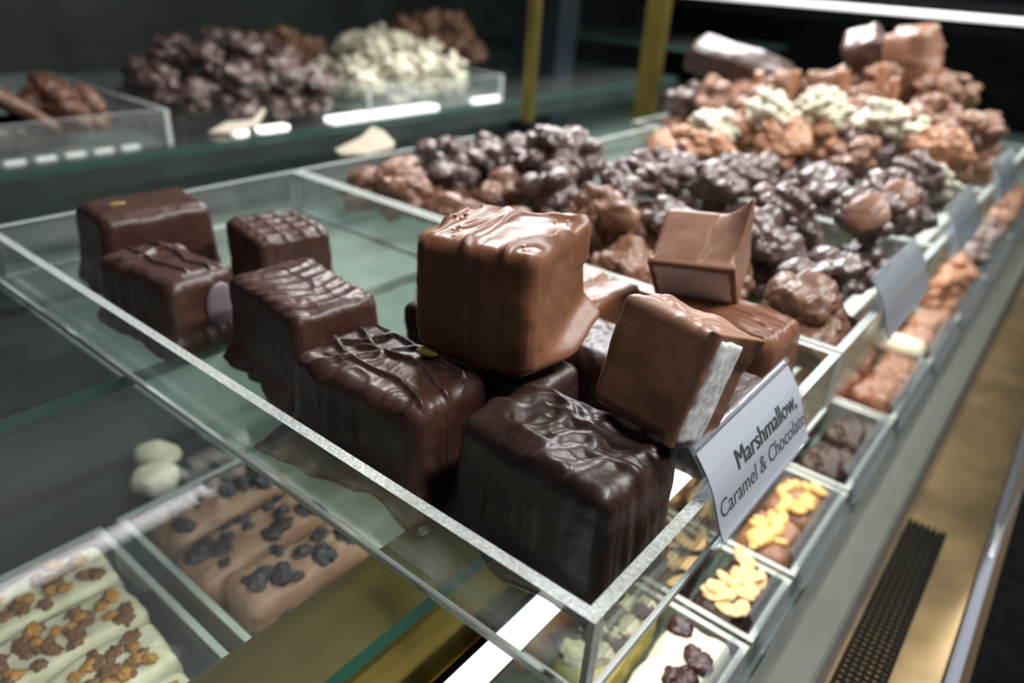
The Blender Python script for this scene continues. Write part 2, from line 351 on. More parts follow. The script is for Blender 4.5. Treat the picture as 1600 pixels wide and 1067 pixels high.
K2 = cube('chocolate_covered_marshmallow', 'dark', -.575, 1.665, -3, (.26, .26, .265), 'dark chocolate cube behind the leaning cut cube, a rounded corner showing by the label',
          n=40, r=.06, taper=.05, seed=46, skirt={'+x': .02, 'h': .3}, top=waves(.006, 14, 1.8), drips=.006)
K3 = cube('chocolate_covered_marshmallow', 'dark', -.965, 1.345, 1, (.215, .215, .27), 'dark chocolate cube in deep shade under the right half of the big cube',
          n=32, r=.03, taper=.03, seed=47, top=waves(.004, 15, 1.8), drips=.004)
P8 = cube('chocolate_covered_marshmallow', 'caramel', -1.69, 1.945, 3, (.36, .26, .30), 'smooth orange-brown chocolate cube peeking out behind the big cube, beside the empty tray floor',
          n=40, r=.04, taper=.02, seed=51, top=waves(.004, 2, 1.2), drips=.003)
P10 = cube('chocolate_covered_marshmallow', 'milk', -1.20, 1.915, -3, (.36, .27, .285), 'reddish milk chocolate cube with a crease across its top, behind the big cube',
           n=48, r=.035, taper=.04, seed=52, top=drizzle([[(.25, -1), (.35, 0), (.3, 1)]], .08, -.016, waves(.004, 6, 1.3)), drips=.004)
p12_lines = [curve_pts(lambda t, k=k: (t, -.85 + .2 * k + .06 * math.sin(3 * t + k)), -.75, .85, 10) for k in range(9)]
P12 = cube('chocolate_covered_marshmallow', 'milk', -.72, 2.02, -4, (.42, .25, .295), 'milk chocolate cube with combed streaks on top, between the two cut cubes',
           n=72, r=.04, taper=.04, seed=53, skirt={'+x': .02, 'h': .3}, top=drizzle(p12_lines, .07, .006, waves(.008, 7, 1.4, 1, (.5, 2))), drips=.0015)

# the big milk chocolate cube on top
def hero_pull(V, G, uv, h):
    V = V.copy()
    k = np.exp(-((uv[:, 0] - 1.0) ** 2 / .06 + (uv[:, 1] - .95) ** 2 / .08)) * (G[:, 2] > .3)
    V[:, 2] += .018 * k; V[:, 0] += .015 * k
    # sagging fold around the lower right side
    s = np.exp(-((h - .13 - .10 * np.clip(G[:, 1], -1, 1)) / .10) ** 2) * np.clip(G[:, 0], 0, 1) ** 2
    V[:, 0] += .060 * s * sstep((G[:, 1] + 1.1) / 1.2)
    b = np.exp(-((h - .35) / .3) ** 2) * .012; V[:, :2] += G[:, :2] * b[:, None]
    return V
HERO = cube('chocolate_covered_marshmallow', 'milk', -1.085, 1.375, 13, (.315, .35, .315), 'big milk chocolate cube with a rippled glossy top, lying on the dark cubes', zb=.098,
            n=110, r=.034, taper=-.01, seed=77, top=waves(.020, 23, 1.35, 1.8, (1, .8)), drips=.0025, pull=hero_pull, dripfreq=2.6)
rs = random.Random(4)
cr_me = mesh_np('crumb', *(lambda G, F: (G * np.array([.0045, .0035, .002]) * U, F))(*cube_grid(3)))
for i in range(9):
    c = link('crumb', cr_me, 'crumb', parent=HERO, loc=(rs.uniform(-.13, .14) * U, rs.uniform(-.15, .15) * U, .327 * U), rot=(0, 0, rs.uniform(0, 3)))
    c.scale = (rs.uniform(.5, 1.1),) * 3
sh_me = mesh_np('chocolate_shaving', *(lambda G, F: (G * np.array([.011, .0035, .0022]) * U, F))(*cube_grid(3)))
for (a, b, r) in ((-.135, -.035, 10), (-.11, -.01, 75)):
    c = link('chocolate_shaving', sh_me, 'dark', parent=HERO, loc=(a * U, b * U, .330 * U), rot=(0, 0, D2R(r))); c['label'] = 'thin dark chocolate shaving'
    if r == 75: c.scale = (.6, .8, 1)
dz = link('caramel_drop', mesh_np('caramel_drop', *(lambda G, F: (G * np.array([.034, .018, .011]) * U / np.linalg.norm(G, axis=1, keepdims=True), F))(*cube_grid(12))), 'toffee', parent=HERO, loc=(-.115 * U, -.178 * U, .008 * U), rot=(0, 0, .1))
dz['label'] = 'glossy yellow caramel oozing out'

# cut cubes: an open chocolate shell around a marshmallow filling
def cut_cube(name, mname, loc, euler, size, open_side, label, seed, pull=None, lip=.012, top=None, back=0.0):
    """size (sx,sy,sz) about the centre; open_side '+x' or '-y' is the sliced face"""
    sx, sy, sz = size
    V, F = block_verts(size, n=64, r=.026, taper=.0, seed=seed, top=top, drips=.0008, lump=.005)
    V[:, 2] -= sz / 2; G, _ = cube_grid(64)
    ax, sg = (0, 1) if open_side == '+x' else (1, -1)
    # slice: flatten the open side and sink its middle so that the shell's rim stands round it
    k = G[:, ax] * sg > .999
    oth = [i for i in range(3) if i != ax]
    rim = np.maximum(np.abs(G[:, oth[0]]), np.abs(G[:, oth[1]]))
    V[:, ax] = np.where(k, sg * size[ax] / 2, V[:, ax])
    # straighten the rounding at the slice
    near = (G[:, ax] * sg > .80)
    for i in oth:
        lim = size[i] / 2
        tt = sstep((G[:, ax] * sg - .70) / .2); tgt = G[:, i] * lim; ok = np.abs(G[:, i]) > .75; V[:, i] = np.where(ok, V[:, i] * (1 - tt) + tgt * tt, V[:, i])
    V[:, ax] += np.where(k, sg * .0018 * fbm(V / .05, seed + 2), 0)
    if pull is not None: V = pull(V, G)
    o = link(name, mesh_np(name, V * U, F), mname, loc=P(*loc), rot=tuple(D2R(a) for a in euler)); tag(o, label, 'chocolate')
    # filling
    G2, F2 = cube_grid(40); fs = [s - 2 * lip * 1.3 for s in size]; fs[ax] = size[ax] * .8
    W = rbox(G2, fs, .01); W[:, ax] += sg * (size[ax] * .1 + .006)
    kk = G2[:, ax] * sg > .99
    W[:, ax] += np.where(kk, sg * .0022 * fbm(W / .05, seed + 4, 2), 0)
    if back: W[:, 1] = (W[:, 1] + fs[1] / 2) * (1 - back / fs[1]) - fs[1] / 2
    for i in oth: W[:, i] += .003 * fbm(W / .03, seed + 5 + i) * (np.abs(G2[:, i]) > .99)
    f = link('marshmallow_filling', mesh_np('marshmallow_filling', W * U, F2), 'marsh', parent=o); f['label'] = 'white marshmallow filling at the cut'
    return o
def p13_pull(V, G):
    V = V.copy()
    k = np.clip((G[:, 2] - .4) / .6, 0, 1) * np.clip((G[:, 1] + .4) / 1.4, 0, 1)
    V[:, 2] += .014 * k * (1 + .5 * np.sin(G[:, 0] * 5)); V[:, 0] += .018 * k * np.clip(G[:, 0], 0, 1)
    t = np.clip((-G[:, 1] + 1) / 2, 0, 1); V[:, 0] -= .012 * np.clip(G[:, 2], -1, 1) * np.clip(-G[:, 0], 0, 1)
    return V
P13 = cut_cube('cut_marshmallow_cube', 'milk2', (-.568, 1.328, .232), (-21.9, 1.8, -8.2), (.238, .18, .255), '+x', 'cut milk chocolate cube leaning behind the printed label, white filling showing', 61, p13_pull, lip=.009, back=.055,
               top=waves(.006, 31, 1.6, 1.2))
def p11_pull(V, G):
    V = V.copy()
    k = np.clip((G[:, 0] - .45) / .55, 0, 1) ** 1.6 * np.clip((G[:, 1] + .9) / 1.9, 0, 1) ** 1.5 * np.clip((G[:, 2]) / 1, 0, 1)
    V[:, 2] += .085 * k; V[:, 0] += .020 * k
    return V
P11 = cut_cube('cut_marshmallow_cube', 'milk2', (-.85, 2.08, .215), (36, -6, 12), (.26, .22, .22), '-y', 'cut milk chocolate cube with a pointed corner, lying on the rear cubes', 67, p11_pull, lip=.012,
               top=drizzle([[(.1, -1), (.3, -.3), (.25, .4), (.35, 1)]], .07, -.003))

# ------------------------------------------------------------------ display trays of clear acrylic
def tray(x0, x1, y0, y1, ztop, zbot, label, group=None, cat='tray', th=.028, soft=False, floor=True):
    cx, cy = (x0 + x1) / 2, (y0 + y1) / 2
    t = empty('display_tray', P(cx, cy, zbot)); tag(t, label, cat, group)
    h = ztop - zbot
    def wall(nm, a0, a1, b0, b1, z0=0, z1=None, m=('acrylic', 'rim')):
        z1 = h if z1 is None else z1
        me = boxmesh(nm, [(a0 - cx, a1 - cx, b0 - cy, b1 - cy, z0, z1)])
        o = link(nm, me, m, parent=t)
        for p in me.polygons:
            p.use_smooth = False
            if nm == 'tray_wall' and p.normal.z > .9: p.material_index = 1
            # the glued bottom seam and the outer end faces are sawn edges too
            if nm == 'tray_wall' and abs(p.normal.z) < .1 and p.area < (h * U) * (th * U) * 1.2: p.material_index = 1
        return o
    wall('tray_wall', x0, x1, y0, y0 + th); wall('tray_wall', x0, x1, y1 - th, y1)
    wall('tray_wall', x0, x0 + th, y0 + th, y1 - th); wall('tray_wall', x1 - th, x1, y0 + th, y1 - th)
    if floor: wall('tray_floor', x0 + th, x1 - th, y0 + th, y1 - th, 0, .014, ('acrylic_floor',))
    # polished seam beads along the foot of the walls
    return t
main_tray = tray(-3.141, -.399, .8205, 2.206, 0, -.212, 'clear acrylic tray holding the marshmallow cubes, nearest on the glass shelf')
def seam(t, x0, x1, y0, y1, th=.028):
    cx, cy = (x0 + x1) / 2, (y0 + y1) / 2
    for b in ((x0, x1, y0 - .006, y0 + .006, -.002, .016), (x0, x1, y1 - .006, y1 + .006, -.002, .016), (x0 - .006, x0 + .006, y0, y1, -.002, .016), (x1 - .006, x1 + .006, y0, y1, -.002, .016)):
        me = boxmesh('tray_seam', [(b[0] - cx, b[1] - cx, b[2] - cy, b[3] - cy, b[4], b[5])]); link('tray_seam', me, 'seam', parent=t)
seam(main_tray, -3.141, -.399, .8205, 2.206)
tray(-3.141, -.399, 2.215, 3.62, 0, -.212, 'clear acrylic tray of nut clusters, directly behind the marshmallow tray')
tray(-2.60, -.399, 3.63, 5.0, 0, -.212, 'clear acrylic tray of orange and white clusters, third along the shelf')
tray(-2.80, -.399, 5.01, 6.9, 0, -.212, 'clear acrylic tray of tall heaped clusters, farthest along the shelf')

# label holders: an S-shaped clear strip hooked over the tray's front wall, with a card in it
PROF = [(-.452, .112), (-.432, .088), (-.412, .062), (-.396, .036), (-.384, .010), (-.374, -.016), (-.364, -.042), (-.352, -.068), (-.343, -.082)]
def prof_pt(s, off=0.0, prof=PROF):
    L = [0]
    for a, b in zip(prof[:-1], prof[1:]): L.append(L[-1] + math.hypot(b[0] - a[0], b[1] - a[1]))
    s = min(max(s, 0), 1) * L[-1]
    for i in range(len(L) - 1):
        if s <= L[i + 1] + 1e-9:
            t = (s - L[i]) / (L[i + 1] - L[i]); a, b = prof[i], prof[i + 1]
            # smooth the normal between neighbouring segments
            def nr(j):
                j = min(max(j, 0), len(prof) - 2); dx = prof[j + 1][0] - prof[j][0]; dz = prof[j + 1][1] - prof[j][1]; l = math.hypot(dx, dz); return (-dz / l, dx / l)
            n0, n1 = nr(i - 1 if t < .5 else i), nr(i if t < .5 else i + 1); tt = t + .5 if t < .5 else t - .5
            nx, nz = n0[0] * (1 - tt) + n1[0] * tt, n0[1] * (1 - tt) + n1[1] * tt
            return a[0] + (b[0] - a[0]) * t + nx * off, a[1] + (b[1] - a[1]) * t + nz * off
PROF_LEN = sum(math.hypot(b[0] - a[0], b[1] - a[1]) for a, b in zip(PROF[:-1], PROF[1:]))
def sheet(name, y0, y1, s0, s1, off, thick, mname, parent, org, n=16, prof=PROF):
    V = []; F = []
    for i in range(n + 1):
        s = s0 + (s1 - s0) * i / n
        for o_ in (off, off + thick):
            x, z = prof_pt(s, o_, prof)
            for y in (y0, y1): V.append(((x - org[0]) * U, (y - org[1]) * U, (z - org[2]) * U))
    for i in range(n):
        a = i * 4; b = a + 4
        F += [(a, a + 1, b + 1, b), (a + 2, b + 2, b + 3, a + 3), (a, b, b + 2, a + 2), (a + 1, a + 3, b + 3, b + 1)]
    F += [(0, 2, 3, 1), (n * 4, n * 4 + 1, n * 4 + 3, n * 4 + 2)]
    me = bpy.data.meshes.new(name); me.from_pydata(V, [], F); me.update()
    bm = bmesh.new(); bm.from_mesh(me); bmesh.ops.recalc_face_normals(bm, faces=bm.faces); bm.to_mesh(me); bm.free()
    return link(name, me, mname, parent=parent)
def wire(name, pts, y0, y1, r, mname, parent, org):
    """a clear bent strip seen from its end: a ribbon of thickness r following pts, from y0 to y1"""
    V = []; F = []
    n = len(pts)
    for i, (x, z) in enumerate(pts):
        a = pts[max(i - 1, 0)]; b = pts[min(i + 1, n - 1)]; dx, dz = b[0] - a[0], b[1] - a[1]; l = math.hypot(dx, dz) or 1; nx, nz = -dz / l, dx / l
        for s in (-r / 2, r / 2):
            for y in (y0, y1): V.append(((x + nx * s - org[0]) * U, (y - org[1]) * U, (z + nz * s - org[2]) * U))
    for i in range(n - 1):
        a = i * 4; b = a + 4
        F += [(a, a + 1, b + 1, b), (a + 2, b + 2, b + 3, a + 3), (a, b, b + 2, a + 2), (a + 1, a + 3, b + 3, b + 1)]
    F += [(0, 2, 3, 1), (n * 4 - 4, n * 4 - 3, n * 4 - 1, n * 4 - 2)]
    me = bpy.data.meshes.new(name); me.from_pydata(V, [], F); me.update()
    bm = bmesh.new(); bm.from_mesh(me); bmesh.ops.recalc_face_normals(bm, faces=bm.faces); bm.to_mesh(me); bm.free()
    return link(name, me, mname, parent=parent)
def text_on_label(txt, size, y_start, s_base, mname, parent, org, bold=0.0, width=None, name='lettering'):
    cu = bpy.data.curves.new(name, 'FONT'); cu.body = txt; cu.size = size; cu.resolution_u = 3
    o = bpy.data.objects.new(name, cu); C.objects.link(o); bpy.context.view_layer.update()
    me = bpy.data.meshes.new_from_object(o.evaluated_get(bpy.context.evaluated_depsgraph_get()))
    C.objects.unlink(o); bpy.data.objects.remove(o)
    bm = bmesh.new(); bm.from_mesh(me)
    if bold:                       # a heavier face: the same outlines again, a hair further along
        d = bmesh.ops.duplicate(bm, geom=list(bm.verts) + list(bm.edges) + list(bm.faces))
        for v in d['geom']:
            if isinstance(v, bmesh.types.BMVert): v.co.x += bold
    bmesh.ops.triangulate(bm, faces=list(bm.faces))
    for i in range(-6, 24):        # cut the letters into narrow bands so that they can follow the curve of the card
        bmesh.ops.bisect_plane(bm, geom=list(bm.verts) + list(bm.edges) + list(bm.faces), plane_co=(0, i * .004 + .0011, 0), plane_no=(0, 1, 0))
    xs = [v.co.x for v in bm.verts]; x0, x1 = min(xs), max(xs); k = (width / (x1 - x0)) if width else 1.0
    bmesh.ops.triangulate(bm, faces=list(bm.faces))
    for v in bm.verts:
        y = y_start + (v.co.x - x0) * k; s = s_base - v.co.y * 1.0 / PROF_LEN
        x, z = prof_pt(s, .0048); v.co = Vector(((x - org[0]) * U, (y - org[1]) * U, (z - org[2]) * U))
    me.name = name; bm.to_mesh(me); bm.free()
    q = link(name, me, mname, parent=parent); q['label'] = 'printed words ' + txt.replace('&', 'and').replace(',', ''); return q
def label_holder(y0, y1, label, text=False, dz=0.0, dx=0.0, group=None, card='card', bare=False):
    hm = 'holder_bare' if bare else 'holder'
    org = (-.399, (y0 + y1) / 2, -.03)
    h = empty('label_holder', P(org[0] + dx, org[1], org[2] + dz)); tag(h, label, 'label holder', group)
    sheet('front_sheet', y0, y1, 0, 1, .006, .0015, 'holder_bare', h, org)
    sheet('back_sheet', y0, y1, 0, 1, -.004, .003, hm, h, org)
    if card: sheet('label_card', y0 + .006, y1 - .006, .05, .98, .001, .003, card, h, org)
    wire('folded_top', [(-.452 - .004, .112), (-.457, .119), (-.452, .124), (-.444, .118)], y0, y1, .005, hm, h, org)
    # hook: folds back from the foot, up over the rim and down inside
    wire('rim_hook', [(-.343, -.082), (-.350, -.100), (-.366, -.104), (-.378, -.092), (-.390, -.02), (-.388, .006), (-.415, .010), (-.436, .008), (-.440, -.006), (-.434, -.016), (-.428, -.03)], y0, y1, .005, hm, h, org)
    if bare: h.scale = (.8, 1, .62)
    if text:
        text_on_label('Marshmallow,', .066, y0 + .135, .50, 'ink', h, org, .0045, .375)
        text_on_label('Caramel & Chocolate', .060, y0 + .022, .78, 'ink_grey', h, org, .0015, .52)
    return h
label_holder(1.25, 1.80, 'printed card label for marshmallow, caramel and chocolate, hooked on the tray front', text=True)
label_holder(2.62, 3.25, 'grey label card seen edge-on, hooked on the second tray', card='cardtext', group=None)
label_holder(3.85, 4.5, 'thin clear label holder on the third tray', card=None)
label_holder(5.2, 5.9, 'thin clear label holder on the farthest tray', card=None)

# ------------------------------------------------------------------ nut clusters (union of lumps, star-shaped)
def cluster_mesh(name, seed, n=26, nb=15, lump=(.26, .42), rad=.62, flat=.78, R=.165, rough=.05):
    rg = np.random.default_rng(seed); G, F = cube_grid(n); D = G / np.linalg.norm(G, axis=1, keepdims=True)
    cs = rg.normal(size=(nb, 3)); cs /= np.linalg.norm(cs, axis=1, keepdims=True); cs *= rad * rg.uniform(.75, 1.15, (nb, 1)); rr = rg.uniform(*lump, nb)
    r = np.full(len(D), .55)
    for c, q in zip(cs, rr):
        b = D @ c; disc = b * b - (c @ c) + q * q; e = np.where(disc > 0, b + np.sqrt(np.maximum(disc, 0)), 0); e = np.where(b > 0, e, 0)
        k = .05; m = np.maximum(r, e); r = m + k * np.exp(-np.abs(r - e) / k) * .4 * (e > 0)
    V = D * r[:, None]; V += D * (rough * fbm(V * 4, seed, 3))[:, None]
    V[:, 2] *= flat; V[:, 2] = np.maximum(V[:, 2], -.62)
    return mesh_np(name, V * R * U, F)
CL = {'milk': [cluster_mesh('milk_chocolate_cluster', 100 + i, nb=18, lump=(.2, .42), rough=.10) for i in range(4)], 'dark': [cluster_mesh('dark_chocolate_cluster', 200 + i, nb=20, lump=(.18, .36), rough=.09) for i in range(4)],
      'white': [cluster_mesh('white_chocolate_cluster', 300 + i, nb=34, lump=(.13, .24), rad=.68) for i in range(3)]}
for k, l in CL.items():
    for me in l: me.materials.append(M['cl_' + {'milk': 'milk', 'dark': 'dark', 'white': 'white'}[k]])
rc = random.Random(11)
KIND = {'M': ('milk', 'cl_milk', 'milk chocolate'), 'B': ('milk', 'cl_brown', 'brown chocolate'), 'D': ('dark', 'cl_dark', 'dark chocolate'), 'O': ('milk', 'cl_orange', 'orange-tinted milk chocolate'), 'W': ('white', 'cl_white', 'white chocolate')}
def cluster(kind, x, y, z, s, label, group=None):
    sh, m, w_ = KIND[kind]
    o = link('nut_cluster' if kind != 'W' else 'popcorn_cluster', rc.choice(CL[sh]), m, loc=P(x, y, z), rot=(rc.uniform(-.5, .5), rc.uniform(-.5, .5), rc.uniform(0, 6.28)))
    o.scale = (s * rc.uniform(.92, 1.1), s * rc.uniform(.92, 1.1), s * rc.uniform(.9, 1.1)); override(o, m)
    return tag(o, label, 'nut cluster', group)
HEAP = [
('T2',-2.876,2.445,-0.08,'M'),('T2',-2.9,2.711,-0.08,'M'),('T2',-2.9,3.037,-0.001,'D'),('T2',-2.9,3.037,-0.08,'D'),('T2',-2.86,3.4,-0.032,'D'),('T2',-2.86,3.4,-0.08,'D'),
('T2',-2.579,2.458,-0.021,'M'),('T2',-2.579,2.458,-0.08,'M'),('T2',-2.547,2.738,0.009,'D'),('T2',-2.547,2.738,-0.08,'M'),('T2',-2.56,3.038,0.07,'D'),('T2',-2.56,3.038,-0.08,'D'),
('T2',-2.593,3.4,0.011,'D'),('T2',-2.593,3.4,-0.08,'M'),('T2',-2.234,2.45,-0.08,'M'),('T2',-2.217,2.776,-0.029,'M'),('T2',-2.217,2.776,-0.08,'D'),('T2',-2.232,3.033,0.084,'D'),
('T2',-2.232,3.033,-0.08,'D'),('T2',-2.254,3.376,0.112,'D'),('T2',-2.254,3.376,-0.08,'D'),('T2',-1.898,2.42,-0.045,'M'),('T2',-1.898,2.42,-0.08,'M'),('T2',-1.907,2.743,0.101,'D'),
('T2',-1.907,2.743,-0.08,'D'),('T2',-1.944,3.059,0.14,'D'),('T2',-1.944,3.059,-0.08,'M'),('T2',-1.922,3.4,0.009,'D'),('T2',-1.922,3.4,-0.08,'D'),('T2',-1.636,2.455,-0.043,'M'),
('T2',-1.636,2.455,-0.08,'M'),('T2',-1.57,2.736,0.114,'D'),('T2',-1.57,2.736,-0.08,'M'),('T2',-1.605,3.108,0.148,'D'),('T2',-1.605,3.108,-0.08,'M'),('T2',-1.618,3.4,0.132,'D'),
('T2',-1.618,3.4,-0.08,'D'),('T2',-1.257,2.42,-0.038,'M'),('T2',-1.257,2.42,-0.08,'M'),('T2',-1.26,2.715,0.083,'D'),('T2',-1.26,2.715,-0.08,'M'),('T2',-1.261,3.063,0.181,'D'),
('T2',-1.261,3.063,-0.049,'D'),('T2',-1.296,3.391,0.183,'D'),('T2',-1.296,3.391,-0.047,'D'),('T2',-0.955,2.437,0.006,'B'),('T2',-0.955,2.437,-0.08,'B'),
('T2',-0.91,2.786,0.104,'D'),('T2',-0.91,2.786,-0.08,'D'),('T2',-0.921,3.046,0.168,'D'),('T2',-0.921,3.046,-0.062,'D'),('T2',-0.918,3.392,0.178,'D'),('T2',-0.918,3.392,-0.052,'D'),
('T2',-0.622,2.457,-0.019,'B'),('T2',-0.622,2.457,-0.08,'B'),('T2',-0.628,2.707,0.054,'D'),('T2',-0.628,2.707,-0.08,'B'),('T2',-0.62,3.108,0.204,'D'),('T2',-0.62,3.108,-0.026,'D'),
('T2',-0.634,3.4,0.124,'D'),('T2',-0.634,3.4,-0.08,'D'),('T3',-2.38,4.78,-0.08,'O'),('T3',-2.003,3.85,-0.061,'D'),('T3',-2.003,3.85,-0.08,'D'),('T3',-2.067,4.12,-0.043,'D'),
('T3',-2.067,4.12,-0.08,'D'),('T3',-2.045,4.504,0.088,'O'),('T3',-2.045,4.504,-0.08,'D'),('T3',-2.034,4.776,0.129,'W'),('T3',-2.034,4.776,-0.08,'O'),('T3',-1.655,3.85,0.153,'O'),
('T3',-1.655,3.85,-0.077,'D'),('T3',-1.692,4.168,0.199,'O'),('T3',-1.692,4.168,-0.031,'O'),('T3',-1.684,4.485,0.245,'O'),('T3',-1.684,4.485,0.015,'O'),
('T3',-1.724,4.743,0.232,'O'),('T3',-1.724,4.743,0.002,'D'),('T3',-1.359,3.85,0.079,'D'),('T3',-1.359,3.85,-0.08,'D'),('T3',-1.359,4.168,0.213,'O'),('T3',-1.359,4.168,-0.017,'D'),
('T3',-1.348,4.459,0.213,'O'),('T3',-1.348,4.459,-0.017,'D'),('T3',-1.322,4.78,0.317,'W'),('T3',-1.322,4.78,0.087,'O'),('T3',-0.998,3.867,0.111,'D'),('T3',-0.998,3.867,-0.08,'D'),
('T3',-0.962,4.138,0.207,'M'),('T3',-0.962,4.138,-0.023,'D'),('T3',-0.988,4.488,0.23,'D'),('T3',-0.988,4.488,-0,'D'),('T3',-1.003,4.78,0.228,'D'),('T3',-1.003,4.78,-0.002,'D'),
('T3',-0.677,3.852,0.122,'D'),('T3',-0.677,3.852,-0.08,'D'),('T3',-0.64,4.122,0.173,'D'),('T3',-0.64,4.122,-0.057,'D'),('T3',-0.641,4.478,0.247,'O'),('T3',-0.641,4.478,0.017,'D'),
('T3',-0.64,4.78,0.212,'O'),('T3',-0.64,4.78,-0.018,'D'),('T4',-2.551,5.24,0.15,'D'),('T4',-2.551,5.24,-0.08,'M'),('T4',-2.546,5.555,0.153,'D'),('T4',-2.546,5.555,-0.077,'M'),
('T4',-2.54,5.956,0.124,'M'),('T4',-2.54,5.956,-0.08,'M'),('T4',-2.56,6.241,0.11,'M'),('T4',-2.56,6.241,-0.08,'M'),('T4',-2.56,6.58,0.096,'M'),('T4',-2.56,6.58,-0.08,'M'),
('T4',-2.27,5.255,0.224,'M'),('T4',-2.27,5.255,-0.006,'M'),('T4',-2.278,5.555,0.202,'M'),('T4',-2.278,5.555,-0.028,'M'),('T4',-2.243,5.924,0.191,'M'),('T4',-2.243,5.924,-0.039,'M'),
('T4',-2.261,6.259,0.162,'M'),('T4',-2.261,6.259,-0.068,'M'),('T4',-2.267,6.6,0.16,'M'),('T4',-2.267,6.6,-0.07,'M'),('T4',-1.951,5.24,0.224,'M'),('T4',-1.951,5.24,-0.006,'M'),
('T4',-1.892,5.569,0.275,'M'),('T4',-1.892,5.569,0.045,'M'),('T4',-1.967,5.885,0.238,'M'),('T4',-1.967,5.885,0.008,'M'),('T4',-1.933,6.268,0.23,'M'),('T4',-1.933,6.268,0,'M'),
('T4',-1.895,6.579,0.231,'M'),('T4',-1.895,6.579,0.001,'M'),('T4',-1.576,5.24,0.3,'M'),('T4',-1.576,5.24,0.07,'M'),('T4',-1.618,5.603,0.338,'M'),('T4',-1.618,5.603,0.108,'M'),
('T4',-1.6,5.921,0.356,'M'),('T4',-1.6,5.921,0.126,'M'),('T4',-1.589,6.286,0.425,'M'),('T4',-1.589,6.286,0.195,'M'),('T4',-1.619,6.6,0.572,'D'),('T4',-1.619,6.6,0.342,'M'),
('T4',-1.263,5.24,0.252,'M'),('T4',-1.263,5.24,0.022,'M'),('T4',-1.304,5.545,0.319,'M'),('T4',-1.304,5.545,0.089,'M'),('T4',-1.315,5.885,0.43,'M'),('T4',-1.315,5.885,0.2,'M'),
('T4',-1.298,6.222,0.476,'D'),('T4',-1.298,6.222,0.246,'M'),('T4',-1.26,6.571,0.585,'M'),('T4',-1.26,6.571,0.355,'M'),('T4',-0.941,5.24,0.256,'M'),('T4',-0.941,5.24,0.026,'M'),
('T4',-0.953,5.542,0.297,'M'),('T4',-0.953,5.542,0.067,'M'),('T4',-0.942,5.935,0.415,'M'),('T4',-0.942,5.935,0.185,'M'),('T4',-0.978,6.24,0.394,'M'),('T4',-0.978,6.24,0.164,'M'),
('T4',-0.941,6.566,0.339,'M'),('T4',-0.941,6.566,0.109,'M'),('T4',-0.685,5.24,0.289,'M'),('T4',-0.685,5.24,0.059,'M'),('T4',-0.66,5.555,0.247,'M'),('T4',-0.66,5.555,0.017,'M'),
('T4',-0.666,5.911,0.091,'M'),('T4',-0.666,5.911,-0.08,'M'),('T4',-0.66,6.247,-0.08,'M'),('T4',-0.695,6.589,-0.08,'M'),
]

WHERE = {'T2': 'the heap behind the marshmallow tray', 'T3': 'the second heap, third tray', 'T4': 'the farthest tall heap'}
for (t, x, y, z, k) in HEAP:
    side = 'left' if x < -2.15 else ('middle' if x < -1.3 else 'right')
    lb = '%s nut cluster, %s part of %s' % (KIND[k][2], side, WHERE[t])
    cluster(k, x, y, z, {'T2': 1.0, 'T3': 1.02, 'T4': 1.1}[t], lb, lb.replace('cluster,', 'clusters,'))
# the clusters one can pick out
for k, x, y, z, s, lb in (
    ('D', -2.05, 3.0, .19, 1.25, 'large knobbly dark brown cluster topping the heap, just right of the middle post'),
    ('M', -1.50, 2.55, .07, 1.25, 'big pale milk chocolate cluster directly behind the top of the big cube'),
    ('M', -1.27, 2.42, -.06, 1.0, 'milk chocolate cluster squeezed between the big cube and the cut cube'),
    ('B', -.60, 2.42, -.045, 1.2, 'smooth brown cluster lying against the front wall of the second tray'),
    ('D', -2.62, 2.85, .05, 1.1, 'purplish dark cluster at the left crest of the heap'),
    ('M', -2.80, 2.55, -.07, 1.1, 'pale milk cluster at the left end of the second tray')):
    cluster(k, x, y, z, s, lb)
for x, y, z, s, lb in ((-1.72, 4.05, .25, 1.0, 'pale white cluster at the left crest of the orange heap'), (-1.50, 4.25, .34, 1.1, 'bright white cluster on the crest of the orange heap'), (-1.33, 4.5, .38, .95, 'white cluster just behind the bright white one'),
                        (-.98, 4.5, .37, 1.1, 'white cluster on the crest of the heap near the front side'), (-.80, 4.62, .30, .9, 'white cluster leaning down the front side of the crest'), (-.62, 4.3, .12, 1.0, 'dull white cluster near the front wall of the third tray')):
    cluster('W', x, y, z, s, lb)
# upright sticks behind the second heap
ST = None
for i, (x, y, z, t) in enumerate(((-2.05, 5.4, .26, 4), (-1.93, 5.5, .27, -6), (-1.80, 5.4, .30, 3), (-1.55, 5.55, .33, -3), (-1.46, 5.45, .34, 7), (-1.25, 5.5, .40, 2), (-1.14, 5.45, .33, -9))):
    if ST is None:
        G, F = cube_grid(14); V = G * np.array([.030, .030, .17]); rr0 = np.maximum(np.linalg.norm(G[:, :2], axis=1), 1); V[:, :2] /= rr0[:, None]; V = V * (1 + .06 * fbm(V / .04, 5))[:, None]; ST = mesh_np('chocolate_stick', V * U, F)
    tag(link('chocolate_stick', ST, 'cl_orange', loc=P(x, y, z), rot=(.1, D2R(t), i)), 'upright brown chocolate stick standing in the gap behind the white crest clusters', 'chocolate', 'upright sticks behind the white clusters')
